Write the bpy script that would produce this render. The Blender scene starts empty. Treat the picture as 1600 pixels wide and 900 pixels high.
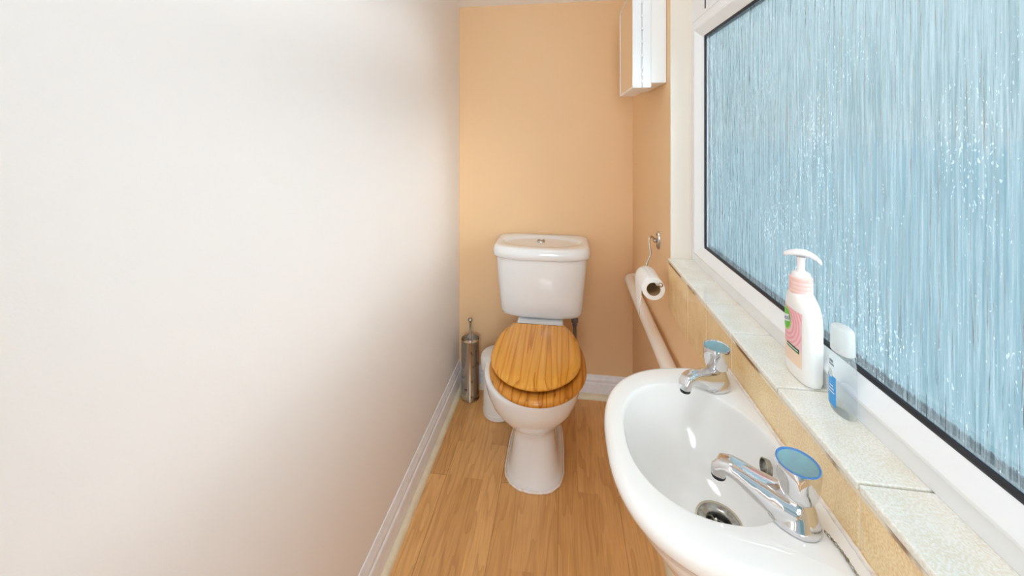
import bpy, bmesh, math, random
from mathutils import Vector, Matrix
C = bpy.context.scene.collection
PI = math.pi
random.seed(4)

# ------------------------------------------------------------------ camera, world, sun, added fill lights, exposure
F, CAMH, HY, VX = 590.0, 1.21, 211.0, 881.0
scn = bpy.context.scene
cam = bpy.data.cameras.new('camera')
camo = bpy.data.objects.new('camera', cam); C.objects.link(camo)
cam.sensor_width = 36.0; cam.sensor_fit = 'HORIZONTAL'
cam.lens = F / 1600 * 36.0
cam.shift_y = -(450 - HY) / 1600
cam.clip_start = 0.02
YAW = math.atan((VX - 800) / F)
camo.location = (0, 0, CAMH); camo.rotation_euler = (PI / 2, 0, YAW)
scn.camera = camo
scn.view_settings.view_transform = 'Standard'
scn.view_settings.look = 'None'
scn.view_settings.gamma = 1.0
scn.view_settings.use_curve_mapping = False
scn.view_settings.exposure = 0.30
scn.cycles.max_bounces = 16; scn.cycles.diffuse_bounces = 10; scn.cycles.glossy_bounces = 6; scn.cycles.transmission_bounces = 10; scn.cycles.transparent_max_bounces = 10

SKY_STRENGTH = 0.60
SUN_ENERGY = 2.8
SUN_DIR = Vector((-1.0, 0.50, -0.21)).normalized()
TOP_FILL_POWER = 3.8
DOOR_FILL_POWER = 23.0

w = bpy.data.worlds.new('sky'); scn.world = w; w.use_nodes = True
nt = w.node_tree; N = nt.nodes; L = nt.links
N.clear()
out = N.new('ShaderNodeOutputWorld'); bg = N.new('ShaderNodeBackground')
tc = N.new('ShaderNodeTexCoord'); sep = N.new('ShaderNodeSeparateXYZ')
L.new(tc.outputs['Generated'], sep.inputs[0])
rmp = N.new('ShaderNodeValToRGB')
e = rmp.color_ramp.elements
e[0].position = 0.0; e[0].color = (0.27, 0.51, 0.58, 1); e[1].position = 0.8; e[1].color = (0.48, 0.74, 0.93, 1)
x = e.new(0.06); x.color = (0.29, 0.54, 0.61, 1); x = e.new(0.24); x.color = (0.72, 0.90, 0.97, 1)
L.new(sep.outputs['Z'], rmp.inputs[0])
cl = N.new('ShaderNodeTexNoise'); cl.inputs['Scale'].default_value = 2.6; cl.inputs['Detail'].default_value = 5
L.new(tc.outputs['Generated'], cl.inputs['Vector'])
cr = N.new('ShaderNodeValToRGB'); cr.color_ramp.elements[0].position = 0.45; cr.color_ramp.elements[1].position = 0.78
L.new(cl.outputs['Fac'], cr.inputs[0])
mx = N.new('ShaderNodeMix'); mx.data_type = 'RGBA'
L.new(cr.outputs[0], mx.inputs['Factor']); L.new(rmp.outputs[0], mx.inputs['A']); mx.inputs['B'].default_value = (0.95, 0.97, 1.0, 1)
L.new(mx.outputs['Result'], bg.inputs['Color']); bg.inputs['Strength'].default_value = SKY_STRENGTH
L.new(bg.outputs[0], out.inputs[0])

sun = bpy.data.lights.new('sun', 'SUN'); sun.energy = SUN_ENERGY; sun.angle = math.radians(11); sun.color = (0.98, 0.99, 1.0)
suno = bpy.data.objects.new('sun', sun); C.objects.link(suno)
suno.rotation_euler = SUN_DIR.to_track_quat('-Z', 'Y').to_euler(); suno.location = (6, -3, 3)

top_fill = bpy.data.lights.new('overhead_fill', 'AREA'); top_fill.shape = 'DISK'; top_fill.size = 0.45; top_fill.energy = TOP_FILL_POWER; top_fill.color = (0.84, 0.93, 1.0)  # unseen overhead light added to fill the room, no fitting modelled
top_fillo = bpy.data.objects.new('overhead_fill', top_fill); C.objects.link(top_fillo); top_fillo.location = (-0.05, 0.30, 2.08)
door_fill = bpy.data.lights.new('doorway_fill', 'AREA'); door_fill.shape = 'DISK'; door_fill.size = 0.9; door_fill.energy = DOOR_FILL_POWER; door_fill.color = (0.80, 0.91, 1.0)  # added fill light behind the camera, shining in through the doorway
door_fillo = bpy.data.objects.new('doorway_fill', door_fill); C.objects.link(door_fillo); door_fillo.location = (0.12, -1.6, 1.35); door_fillo.rotation_euler = (1.45, 0, 0.12)

# ------------------------------------------------------------------ materials
def lin(r, g, b):
    def f(c):
        c /= 255.0
        return c / 12.92 if c <= 0.04045 else ((c + 0.055) / 1.055) ** 2.4
    return (f(r), f(g), f(b), 1)

def mat(name, col=(0.8, 0.8, 0.8, 1), rough=0.5, metal=0.0, coat=0.0, spec=0.5, noise=None, bump=None, trans=0.0, ior=1.45):
    m = bpy.data.materials.new(name); m.use_nodes = True
    nt = m.node_tree; p = nt.nodes['Principled BSDF']
    if len(col) == 3: col = (*col, 1)
    p.inputs['Base Color'].default_value = col
    p.inputs['Roughness'].default_value = rough
    p.inputs['Metallic'].default_value = metal
    p.inputs['Coat Weight'].default_value = coat
    p.inputs['Specular IOR Level'].default_value = spec
    p.inputs['Transmission Weight'].default_value = trans
    p.inputs['IOR'].default_value = ior
    tc = nt.nodes.new('ShaderNodeTexCoord')
    if noise:                               # (scale, second colour, low, high)
        n = nt.nodes.new('ShaderNodeTexNoise'); n.inputs['Scale'].default_value = noise[0]; n.inputs['Detail'].default_value = 4
        nt.links.new(tc.outputs['Object'], n.inputs['Vector'])
        r = nt.nodes.new('ShaderNodeValToRGB')
        r.color_ramp.elements[0].position = noise[2]; r.color_ramp.elements[1].position = noise[3]
        r.color_ramp.elements[0].color = col; r.color_ramp.elements[1].color = noise[1]
        nt.links.new(n.outputs['Fac'], r.inputs[0]); nt.links.new(r.outputs[0], p.inputs['Base Color'])
    if bump:                                # (scale, strength, distance)
        n = nt.nodes.new('ShaderNodeTexNoise'); n.inputs['Scale'].default_value = bump[0]; n.inputs['Detail'].default_value = 3
        nt.links.new(tc.outputs['Object'], n.inputs['Vector'])
        b = nt.nodes.new('ShaderNodeBump'); b.inputs['Strength'].default_value = bump[1]; b.inputs['Distance'].default_value = bump[2]
        nt.links.new(n.outputs['Fac'], b.inputs['Height']); nt.links.new(b.outputs[0], p.inputs['Normal'])
    return m

M_left = mat('pale_cream_paint', (0.83, 0.81, 0.80), 0.6, bump=(260, 0.10, 0.002))
M_peach = mat('peach_paint', (0.80, 0.55, 0.315), 0.6, bump=(260, 0.10, 0.002))
M_reveal = mat('cream_reveal_paint', (0.78, 0.70, 0.61), 0.6, bump=(260, 0.1, 0.002))
M_ceil = mat('white_ceiling_paint', (0.86, 0.85, 0.84), 0.7)
M_wood_white = mat('white_gloss_paint', (0.86, 0.87, 0.90), 0.3, noise=(40, (0.80, 0.80, 0.83, 1), 0.4, 0.7))
M_quad = mat('cream_beading', (0.82, 0.74, 0.56), 0.4, noise=(30, (0.74, 0.66, 0.48, 1), 0.4, 0.7))
M_upvc = mat('white_upvc', (0.86, 0.87, 0.88), 0.25)
M_black = mat('black_rubber', (0.012, 0.013, 0.018), 0.45)
M_ceramic = mat('white_ceramic', (0.80, 0.815, 0.825), 0.08, coat=0.5)
M_basin = mat('basin_ceramic', (0.87, 0.855, 0.835), 0.10, coat=0.4)
M_sealant = mat('pale_sealant', (0.84, 0.78, 0.72), 0.45, noise=(90, (0.70, 0.58, 0.46, 1), 0.5, 0.75))
M_chrome = mat('chrome', (0.74, 0.74, 0.75), 0.08, metal=1.0)
M_steel = mat('polished_steel', (0.50, 0.46, 0.40), 0.14, metal=1.0, noise=(34, (0.16, 0.12, 0.08, 1), 0.60, 0.68))
M_nickel = mat('dull_nickel', (0.56, 0.52, 0.46), 0.25, metal=1.0)
M_grime = mat('tarnished_metal', (0.42, 0.41, 0.38), 0.3, metal=0.9, noise=(120, (0.22, 0.19, 0.14, 1), 0.45, 0.65))
M_dark = mat('dark_hole', (0.03, 0.028, 0.022), 0.5)
M_plastic_white = mat('white_plastic', (0.84, 0.85, 0.86), 0.3)
M_binplastic = mat('bin_plastic', (0.80, 0.79, 0.77), 0.4)
M_pipe = mat('white_pipe_plastic', (0.84, 0.79, 0.72), 0.35)
M_grey = mat('grey_plastic', (0.16, 0.15, 0.15), 0.4)
M_paper = mat('tissue_paper', (0.87, 0.86, 0.84), 0.9, bump=(300, 0.25, 0.001))
M_card = mat('brown_card', (0.42, 0.28, 0.14), 0.9)
M_mirror = mat('mirror_glass', (0.9, 0.9, 0.9), 0.01, metal=1.0)
M_teal = mat('pale_teal_disc', (0.22, 0.34, 0.38), 0.45, noise=(160, (0.20, 0.40, 0.40, 1), 0.4, 0.7))
M_blue_ring = mat('blue_ring', (0.06, 0.20, 0.48), 0.3)
M_soap = mat('soap_bottle_plastic', (0.88, 0.86, 0.83), 0.3)
M_pinkcap = mat('pink_collar', (0.86, 0.56, 0.50), 0.35)
M_pump = mat('pale_pump_plastic', (0.86, 0.80, 0.80), 0.3)
M_pink = mat('pink_label', (0.86, 0.36, 0.42), 0.4)
M_pinkpale = mat('pale_pink_label', (0.88, 0.56, 0.56), 0.4)
M_peachlab = mat('peach_label', (0.88, 0.66, 0.50), 0.4)
M_green = mat('green_emblem', (0.12, 0.50, 0.05), 0.4)
M_lime = mat('lime_edge', (0.36, 0.70, 0.10), 0.4)
M_ink = mat('navy_ink', (0.05, 0.08, 0.30), 0.4)
M_dkgreen = mat('dark_green_bar', (0.03, 0.14, 0.06), 0.4)
M_white = mat('white_ink', (0.85, 0.87, 0.87), 0.4)
M_blue = mat('blue_label', (0.04, 0.33, 0.75), 0.35)
M_greyink = mat('grey_ink', (0.20, 0.26, 0.30), 0.5)
def clear_plastic():
    """thin clear plastic: mostly see-through, with a milky body and a fresnel sheen"""
    m = bpy.data.materials.new('clear_bottle'); m.use_nodes = True
    nt = m.node_tree; nt.nodes.clear(); Ln = nt.links
    out = nt.nodes.new('ShaderNodeOutputMaterial')
    tr = nt.nodes.new('ShaderNodeBsdfTransparent'); tr.inputs['Color'].default_value = (0.97, 0.99, 0.99, 1)
    df = nt.nodes.new('ShaderNodeBsdfTranslucent'); df.inputs['Color'].default_value = (0.95, 0.97, 0.97, 1)
    gl = nt.nodes.new('ShaderNodeBsdfGlossy'); gl.inputs['Roughness'].default_value = 0.06
    fc = nt.nodes.new('ShaderNodeLayerWeight'); fc.inputs['Blend'].default_value = 0.5
    pw = nt.nodes.new('ShaderNodeMath'); pw.operation = 'POWER'; pw.inputs[1].default_value = 4.0; Ln.new(fc.outputs['Facing'], pw.inputs[0])
    lw = nt.nodes.new('ShaderNodeMath'); lw.operation = 'MULTIPLY_ADD'; lw.inputs[1].default_value = 0.5; lw.inputs[2].default_value = 0.04; Ln.new(pw.outputs[0], lw.inputs[0])
    a = nt.nodes.new('ShaderNodeMixShader'); a.inputs[0].default_value = 0.22; Ln.new(tr.outputs[0], a.inputs[1]); Ln.new(df.outputs[0], a.inputs[2])
    b = nt.nodes.new('ShaderNodeMixShader'); Ln.new(lw.outputs[0], b.inputs[0]); Ln.new(a.outputs[0], b.inputs[1]); Ln.new(gl.outputs[0], b.inputs[2])
    Ln.new(b.outputs[0], out.inputs[0]); return m
M_gel = clear_plastic()
M_capclear = mat('frosted_cap', (0.93, 0.95, 0.94), 0.28, trans=0.5, ior=1.2)
M_paving = mat('pale_paving', (0.46, 0.58, 0.61), 0.8, noise=(0.35, (0.34, 0.52, 0.55, 1), 0.3, 0.7))
M_lidbutton = mat('flush_button_chrome', (0.55, 0.53, 0.50), 0.2, metal=1.0)

def speckle(name, a, b, rough, scale=420):
    m = mat(name, a, rough, coat=0.25)
    nt = m.node_tree; p = nt.nodes['Principled BSDF']
    tc = nt.nodes.new('ShaderNodeTexCoord')
    n = nt.nodes.new('ShaderNodeTexNoise'); n.inputs['Scale'].default_value = scale; n.inputs['Detail'].default_value = 2
    n2 = nt.nodes.new('ShaderNodeTexNoise'); n2.inputs['Scale'].default_value = 26; n2.inputs['Detail'].default_value = 2
    nt.links.new(tc.outputs['Object'], n.inputs['Vector']); nt.links.new(tc.outputs['Object'], n2.inputs['Vector'])
    ad = nt.nodes.new('ShaderNodeMath'); ad.operation = 'MULTIPLY_ADD'; ad.inputs[1].default_value = 0.45
    nt.links.new(n2.outputs['Fac'], ad.inputs[0]); nt.links.new(n.outputs['Fac'], ad.inputs[2])
    r = nt.nodes.new('ShaderNodeValToRGB')
    r.color_ramp.elements[0].position = 0.60; r.color_ramp.elements[1].position = 0.88
    r.color_ramp.elements[0].color = (*a, 1); r.color_ramp.elements[1].color = (*b, 1)
    nt.links.new(ad.outputs[0], r.inputs[0]); nt.links.new(r.outputs[0], p.inputs['Base Color'])
    return m
M_tile = speckle('tan_speckled_tile', (0.93, 0.74, 0.44), (0.80, 0.56, 0.28), 0.25)
M_silltile = speckle('sky_paled_tile', (0.87, 0.86, 0.81), (0.76, 0.71, 0.59), 0.12)  # tan tile with the window's pale reflection put into its base colour
M_grout = mat('cream_grout', (0.80, 0.70, 0.54), 0.7, noise=(9, (0.26, 0.13, 0.05, 1), 0.50, 0.56))
M_groutclean = mat('pale_grout', (0.84, 0.76, 0.62), 0.7)

def wood(name, base, dark, light, rough=0.2, scale=1.0):
    m = mat(name, base, rough, coat=0.12, spec=0.35)
    nt = m.node_tree; p = nt.nodes['Principled BSDF']; Ln = nt.links
    tc = nt.nodes.new('ShaderNodeTexCoord')
    mp = nt.nodes.new('ShaderNodeMapping'); mp.inputs['Scale'].default_value = (17 * scale, 0.75 * scale, 9 * scale)
    Ln.new(tc.outputs['Object'], mp.inputs[0])
    n = nt.nodes.new('ShaderNodeTexNoise'); n.inputs['Scale'].default_value = 1.0; n.inputs['Detail'].default_value = 2; n.inputs['Distortion'].default_value = 0.25
    Ln.new(mp.outputs[0], n.inputs['Vector'])
    mul = nt.nodes.new('ShaderNodeMath'); mul.operation = 'MULTIPLY'; mul.inputs[1].default_value = 8.0
    Ln.new(n.outputs['Fac'], mul.inputs[0])
    fr = nt.nodes.new('ShaderNodeMath'); fr.operation = 'FRACT'; Ln.new(mul.outputs[0], fr.inputs[0])
    r = nt.nodes.new('ShaderNodeValToRGB')
    e = r.color_ramp.elements
    e[0].position = 0.0; e[0].color = (*base, 1); e[1].position = 1.0; e[1].color = (*dark, 1)
    x = e.new(0.35); x.color = (*light, 1); x = e.new(0.75); x.color = (*base, 1)
    Ln.new(fr.outputs[0], r.inputs[0])
    mp2 = nt.nodes.new('ShaderNodeMapping'); mp2.inputs['Scale'].default_value = (220, 9, 120); Ln.new(tc.outputs['Object'], mp2.inputs[0])
    n2 = nt.nodes.new('ShaderNodeTexNoise'); n2.inputs['Scale'].default_value = 1.0; Ln.new(mp2.outputs[0], n2.inputs['Vector'])
    mix = nt.nodes.new('ShaderNodeMix'); mix.data_type = 'RGBA'; mix.blend_type = 'MULTIPLY'; mix.inputs['Factor'].default_value = 0.30
    Ln.new(r.outputs[0], mix.inputs['A']); Ln.new(n2.outputs['Color'], mix.inputs['B'])
    bc = nt.nodes.new('ShaderNodeRGBToBW'); Ln.new(n2.outputs['Fac'], bc.inputs[0]); Ln.new(bc.outputs[0], mix.inputs['B'])
    Ln.new(mix.outputs['Result'], p.inputs['Base Color'])
    return m
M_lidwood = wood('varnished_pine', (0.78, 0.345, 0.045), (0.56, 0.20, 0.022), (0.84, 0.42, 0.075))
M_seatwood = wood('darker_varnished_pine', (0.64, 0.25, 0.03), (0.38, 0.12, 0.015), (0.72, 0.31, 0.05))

def floor_mat():
    m = mat('beech_laminate', (0.6, 0.36, 0.16), 0.32)
    nt = m.node_tree; p = nt.nodes['Principled BSDF']; Ln = nt.links
    tc = nt.nodes.new('ShaderNodeTexCoord')
    mp = nt.nodes.new('ShaderNodeMapping'); mp.inputs['Rotation'].default_value = (0, 0, PI / 2); mp.inputs['Location'].default_value = (0.07, 0.018, 0)
    Ln.new(tc.outputs['Object'], mp.inputs[0])
    def brick(width, row, mortar, c1, c2, mc, off=0.37):
        b = nt.nodes.new('ShaderNodeTexBrick'); b.inputs['Scale'].default_value = 1.0
        b.inputs['Brick Width'].default_value = width; b.inputs['Row Height'].default_value = row
        b.inputs['Mortar Size'].default_value = mortar; b.inputs['Mortar Smooth'].default_value = 0.1
        b.inputs['Color1'].default_value = c1; b.inputs['Color2'].default_value = c2; b.inputs['Mortar'].default_value = mc
        b.offset = off; b.inputs['Bias'].default_value = 0.0
        Ln.new(mp.outputs[0], b.inputs['Vector']); return b
    b1 = brick(0.41, 0.066, 0.0, (0.76, 0.445, 0.18, 1), (0.63, 0.345, 0.128, 1), (0, 0, 0, 1))
    b2 = brick(1.23, 0.198, 0.0008, (1, 1, 1, 1), (1, 1, 1, 1), (0.55, 0.46, 0.38, 1), 0.5)
    # cathedral grain
    mp2 = nt.nodes.new('ShaderNodeMapping'); mp2.inputs['Scale'].default_value = (14, 1.5, 1)
    Ln.new(tc.outputs['Object'], mp2.inputs[0])
    addv = nt.nodes.new('ShaderNodeMixRGB'); addv.blend_type = 'ADD'; addv.inputs[0].default_value = 1.0
    sc = nt.nodes.new('ShaderNodeMixRGB'); sc.blend_type = 'MULTIPLY'; sc.inputs[0].default_value = 1; sc.inputs[2].default_value = (40, 40, 40, 1)
    Ln.new(b1.outputs['Color'], sc.inputs[1])
    Ln.new(mp2.outputs[0], addv.inputs[1]); Ln.new(sc.outputs[0], addv.inputs[2])
    n = nt.nodes.new('ShaderNodeTexNoise'); n.inputs['Scale'].default_value = 1.0; n.inputs['Detail'].default_value = 2
    Ln.new(addv.outputs[0], n.inputs['Vector'])
    mu = nt.nodes.new('ShaderNodeMath'); mu.operation = 'MULTIPLY'; mu.inputs[1].default_value = 9; Ln.new(n.outputs['Fac'], mu.inputs[0])
    fr = nt.nodes.new('ShaderNodeMath'); fr.operation = 'FRACT'; Ln.new(mu.outputs[0], fr.inputs[0])
    r = nt.nodes.new('ShaderNodeValToRGB'); e = r.color_ramp.elements
    e[0].color = (1, 1, 1, 1); e[1].color = (0.86, 0.80, 0.73, 1); x = e.new(0.5); x.color = (1.04, 1.02, 1.0, 1)
    Ln.new(fr.outputs[0], r.inputs[0])
    mp3 = nt.nodes.new('ShaderNodeMapping'); mp3.inputs['Scale'].default_value = (260, 12, 1); Ln.new(tc.outputs['Object'], mp3.inputs[0])
    n3 = nt.nodes.new('ShaderNodeTexNoise'); n3.inputs['Scale'].default_value = 1.0; Ln.new(mp3.outputs[0], n3.inputs['Vector'])
    r3 = nt.nodes.new('ShaderNodeValToRGB'); r3.color_ramp.elements[0].position = 0.3; r3.color_ramp.elements[1].position = 0.7
    r3.color_ramp.elements[0].color = (0.88, 0.86, 0.84, 1); r3.color_ramp.elements[1].color = (1.05, 1.05, 1.05, 1)
    Ln.new(n3.outputs['Fac'], r3.inputs[0])
    cur = b1.outputs['Color']
    for src in (b2.outputs['Color'], r.outputs[0], r3.outputs[0]):
        mm = nt.nodes.new('ShaderNodeMixRGB'); mm.blend_type = 'MULTIPLY'; mm.inputs[0].default_value = 1.0
        Ln.new(cur, mm.inputs[1]); Ln.new(src, mm.inputs[2]); cur = mm.outputs[0]
    Ln.new(cur, p.inputs['Base Color'])
    return m
M_floor = floor_mat()

def glass_mat():
    m = bpy.data.materials.new('rain_textured_glass'); m.use_nodes = True
    nt = m.node_tree; nt.nodes.clear(); Ln = nt.links
    out = nt.nodes.new('ShaderNodeOutputMaterial')
    tc = nt.nodes.new('ShaderNodeTexCoord')
    def noise(sc, det, dist=0.0):
        mp = nt.nodes.new('ShaderNodeMapping'); mp.inputs['Scale'].default_value = sc
        Ln.new(tc.outputs['Object'], mp.inputs[0])
        n = nt.nodes.new('ShaderNodeTexNoise'); n.inputs['Scale'].default_value = 1; n.inputs['Detail'].default_value = det; n.inputs['Distortion'].default_value = dist
        Ln.new(mp.outputs[0], n.inputs['Vector']); return n
    a = noise((1, 170, 8), 2, 0.6); b = noise((1, 75, 6), 1, 0.3); c = noise((1, 150, 45), 2)
    m1 = nt.nodes.new('ShaderNodeMath'); m1.operation = 'MULTIPLY_ADD'; m1.inputs[1].default_value = 0.8
    Ln.new(b.outputs['Fac'], m1.inputs[0]); Ln.new(a.outputs['Fac'], m1.inputs[2])
    m2 = nt.nodes.new('ShaderNodeMath'); m2.operation = 'MULTIPLY_ADD'; m2.inputs[1].default_value = 0.35
    Ln.new(c.outputs['Fac'], m2.inputs[0]); Ln.new(m1.outputs[0], m2.inputs[2])
    bp = nt.nodes.new('ShaderNodeBump'); bp.inputs['Strength'].default_value = 1.0; bp.inputs['Distance'].default_value = 0.0042
    Ln.new(m2.outputs[0], bp.inputs['Height'])
    re = nt.nodes.new('ShaderNodeBsdfRefraction'); re.inputs['IOR'].default_value = 1.35; re.inputs['Roughness'].default_value = 0.22; re.inputs['Color'].default_value = (0.84, 0.97, 1.0, 1)
    Ln.new(bp.outputs[0], re.inputs['Normal'])
    tr = nt.nodes.new('ShaderNodeBsdfTransparent'); tr.inputs['Color'].default_value = (0.9, 0.97, 1.0, 1)
    tl = nt.nodes.new('ShaderNodeBsdfTranslucent'); tl.inputs['Color'].default_value = (0.80, 0.92, 0.98, 1)
    Ln.new(bp.outputs[0], tl.inputs['Normal'])
    gl = nt.nodes.new('ShaderNodeBsdfGlossy'); gl.inputs['Roughness'].default_value = 0.08
    Ln.new(bp.outputs[0], gl.inputs['Normal'])
    fz = nt.nodes.new('ShaderNodeFresnel'); fz.inputs['IOR'].default_value = 1.45; Ln.new(bp.outputs[0], fz.inputs['Normal'])
    x1 = nt.nodes.new('ShaderNodeMixShader'); x1.inputs[0].default_value = 0.13; Ln.new(re.outputs[0], x1.inputs[1]); Ln.new(tr.outputs[0], x1.inputs[2])
    r = nt.nodes.new('ShaderNodeValToRGB'); r.color_ramp.elements[0].position = 0.36; r.color_ramp.elements[1].position = 0.86
    r.color_ramp.elements[0].color = (0.10, 0.10, 0.10, 1); r.color_ramp.elements[1].color = (0.48, 0.48, 0.48, 1)
    d = noise((1, 330, 11), 3, 0.5); Ln.new(d.outputs['Fac'], r.inputs[0])
    g = noise((1, 430, 170), 1, 0.2); gb = noise((1, 9, 7), 1)           # sparse milky specks mixed into the glass as painted sun glints
    gm = nt.nodes.new('ShaderNodeMath'); gm.operation = 'MULTIPLY_ADD'; gm.inputs[1].default_value = 0.5; Ln.new(gb.outputs['Fac'], gm.inputs[0]); Ln.new(g.outputs['Fac'], gm.inputs[2])
    gr = nt.nodes.new('ShaderNodeValToRGB'); gr.color_ramp.elements[0].position = 0.97; gr.color_ramp.elements[1].position = 1.0; gm.use_clamp = True; Ln.new(gm.outputs[0], gr.inputs[0])
    ga = nt.nodes.new('ShaderNodeMixRGB'); ga.blend_type = 'ADD'; ga.inputs[0].default_value = 0.45; Ln.new(r.outputs[0], ga.inputs[1]); Ln.new(gr.outputs[0], ga.inputs[2]); ga.use_clamp = True
    x2 = nt.nodes.new('ShaderNodeMixShader'); Ln.new(ga.outputs[0], x2.inputs[0]); Ln.new(x1.outputs[0], x2.inputs[1]); Ln.new(tl.outputs[0], x2.inputs[2])
    x3 = nt.nodes.new('ShaderNodeMixShader'); Ln.new(fz.outputs[0], x3.inputs[0]); Ln.new(x2.outputs[0], x3.inputs[1]); Ln.new(gl.outputs[0], x3.inputs[2])
    Ln.new(x3.outputs[0], out.inputs[0])
    return m
M_glass = glass_mat()

# ------------------------------------------------------------------ helpers
def base_of(o):
    v = Vector((0, 0, 0))
    while o:
        v += o.location; o = o.parent
    return v

def obj(name, bm, m, parent=None, smooth=None, bevel=0.0, seg=2, subsurf=0):
    """link a bmesh (world coordinates) as one mesh object; smooth = auto-smooth angle in degrees"""
    bmesh.ops.recalc_face_normals(bm, faces=bm.faces)
    if parent:
        b = base_of(parent)
        bmesh.ops.translate(bm, verts=bm.verts, vec=-b)
    me = bpy.data.meshes.new(name); bm.to_mesh(me); bm.free()
    if smooth is not None:
        me.shade_smooth()
        if smooth < 180: me.set_sharp_from_angle(angle=math.radians(smooth))
    for mm in (m if isinstance(m, (list, tuple)) else [m]): me.materials.append(mm)
    o = bpy.data.objects.new(name, me); C.objects.link(o)
    if parent: o.parent = parent
    if bevel:
        md = o.modifiers.new('bevel', 'BEVEL'); md.width = bevel; md.segments = seg; md.limit_method = 'ANGLE'; md.angle_limit = math.radians(40)
    if subsurf:
        md = o.modifiers.new('subsurf', 'SUBSURF'); md.levels = subsurf; md.render_levels = subsurf
    return o

def thing(name, label, cat, loc, group=None):
    o = bpy.data.objects.new(name, None); C.objects.link(o); o.location = loc; o.empty_display_size = 0.05
    o['label'] = label; o['category'] = cat
    if group: o['group'] = group
    return o

def tag(o, label, cat, group=None):
    o['label'] = label; o['category'] = cat
    if group: o['group'] = group
    return o

def struct(name, bm, m, parent=None, **k):
    o = obj(name, bm, m, parent, **k)
    if not parent: o['kind'] = 'structure'
    return o

def box(bm, a, b, mi=0):
    x0, y0, z0 = a; x1, y1, z1 = b
    v = [bm.verts.new(p) for p in ((x0, y0, z0), (x1, y0, z0), (x1, y1, z0), (x0, y1, z0), (x0, y0, z1), (x1, y0, z1), (x1, y1, z1), (x0, y1, z1))]
    for f in ((0, 3, 2, 1), (4, 5, 6, 7), (0, 1, 5, 4), (1, 2, 6, 5), (2, 3, 7, 6), (3, 0, 4, 7)):
        fc = bm.faces.new([v[i] for i in f]); fc.material_index = mi
    return v

def hexa(bm, p, mi=0):
    v = [bm.verts.new(q) for q in p]
    for f in ((0, 3, 2, 1), (4, 5, 6, 7), (0, 1, 5, 4), (1, 2, 6, 5), (2, 3, 7, 6), (3, 0, 4, 7)):
        fc = bm.faces.new([v[i] for i in f]); fc.material_index = mi

def loft(bm, rings, cap0=True, cap1=True, close=True):
    R = [[bm.verts.new(p) for p in r] for r in rings]
    n = len(R[0])
    for a, b in zip(R, R[1:]):
        for i in range(n if close else n - 1):
            j = (i + 1) % n
            bm.faces.new((a[i], a[j], b[j], b[i]))
    if cap0: bm.faces.new(list(reversed(R[0])))
    if cap1: bm.faces.new(R[-1])
    return R

def fan_cap(bm, ring, c):
    v = bm.verts.new(c); n = len(ring)
    for i in range(n): bm.faces.new((ring[i], ring[(i + 1) % n], v))

def lathe(bm, prof, c, n=40, cap0=True, cap1=True):
    rings = [[(c[0] + r * math.cos(2 * PI * i / n), c[1] + r * math.sin(2 * PI * i / n), c[2] + z) for i in range(n)] for r, z in prof]
    return loft(bm, rings, cap0, cap1)

def spline(pts, n):
    P = [Vector(p) for p in pts]; P = [2 * P[0] - P[1]] + P + [2 * P[-1] - P[-2]]
    o = []
    for i in range(1, len(P) - 2):
        for k in range(n):
            t = k / n
            o.append(0.5 * ((2 * P[i]) + (P[i + 1] - P[i - 1]) * t + (2 * P[i - 1] - 5 * P[i] + 4 * P[i + 1] - P[i + 2]) * t * t + (3 * P[i] - P[i - 1] - 3 * P[i + 1] + P[i + 2]) * t ** 3))
    o.append(P[-2]); return o

def tube(bm, pts, r, n=16, caps=True):
    pts = [Vector(p) for p in pts]; rings = []; up = None
    for i, p in enumerate(pts):
        t = (pts[min(i + 1, len(pts) - 1)] - pts[max(i - 1, 0)]).normalized()
        if up is None:
            up = Vector((0, 0, 1)) if abs(t.z) < 0.9 else Vector((1, 0, 0))
        up = (up - t * up.dot(t)).normalized(); s = t.cross(up)
        rr = r[i] if isinstance(r, (list, tuple)) else r
        rings.append([p + (up * math.cos(2 * PI * k / n) + s * math.sin(2 * PI * k / n)) * rr for k in range(n)])
    return loft(bm, rings, caps, caps)

def sphere(bm, c, r, u=20, v=12, sc=(1, 1, 1)):
    bmesh.ops.create_uvsphere(bm, u_segments=u, v_segments=v, radius=r, matrix=Matrix.Translation(c) @ Matrix.Diagonal((*sc, 1)))

def sgnpow(v, e): return math.copysign(abs(v) ** e, v)

# ------------------------------------------------------------------ setting
XL, XR, YB, YF = -0.505, 0.313, 1.79, -0.60
ZC = 1.832                       # ceiling height at the back wall; the ceiling slopes up towards the door
ZF = 2.45
def zc(y): return ZC + (ZF - ZC) * (YB - y) / (YB - YF)
XO = 0.46                        # outer face of the window wall
WY0, WY1 = -0.25, 1.172          # window opening
SZ = 0.845                       # sill level
WTOP = 1.86

bm = bmesh.new(); box(bm, (XL - 0.15, YF - 2.2, -0.12), (XO, YB + 0.15, 0.0)); struct('floor', bm, M_floor)
def profile_wall(name, x0, x1, m):
    bm = bmesh.new()
    hexa(bm, [(x0, YF - 0.1, 0), (x1, YF - 0.1, 0), (x1, YB, 0), (x0, YB, 0), (x0, YF - 0.1, zc(YF - 0.1)), (x1, YF - 0.1, zc(YF - 0.1)), (x1, YB, ZC), (x0, YB, ZC)])
    return struct(name, bm, m)
profile_wall('wall_left', XL - 0.15, XL, M_left)
bm = bmesh.new(); box(bm, (XL - 0.15, YB, 0), (XO, YB + 0.15, ZC)); struct('wall_back', bm, M_peach)
bm = bmesh.new()
hexa(bm, [(XR, YF - 0.1, 0), (XO, YF - 0.1, 0), (XO, YB, 0), (XR, YB, 0), (XR, YF - 0.1, SZ - 0.012), (XO, YF - 0.1, SZ - 0.012), (XO, YB, SZ - 0.012), (XR, YB, SZ - 0.012)])
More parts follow.
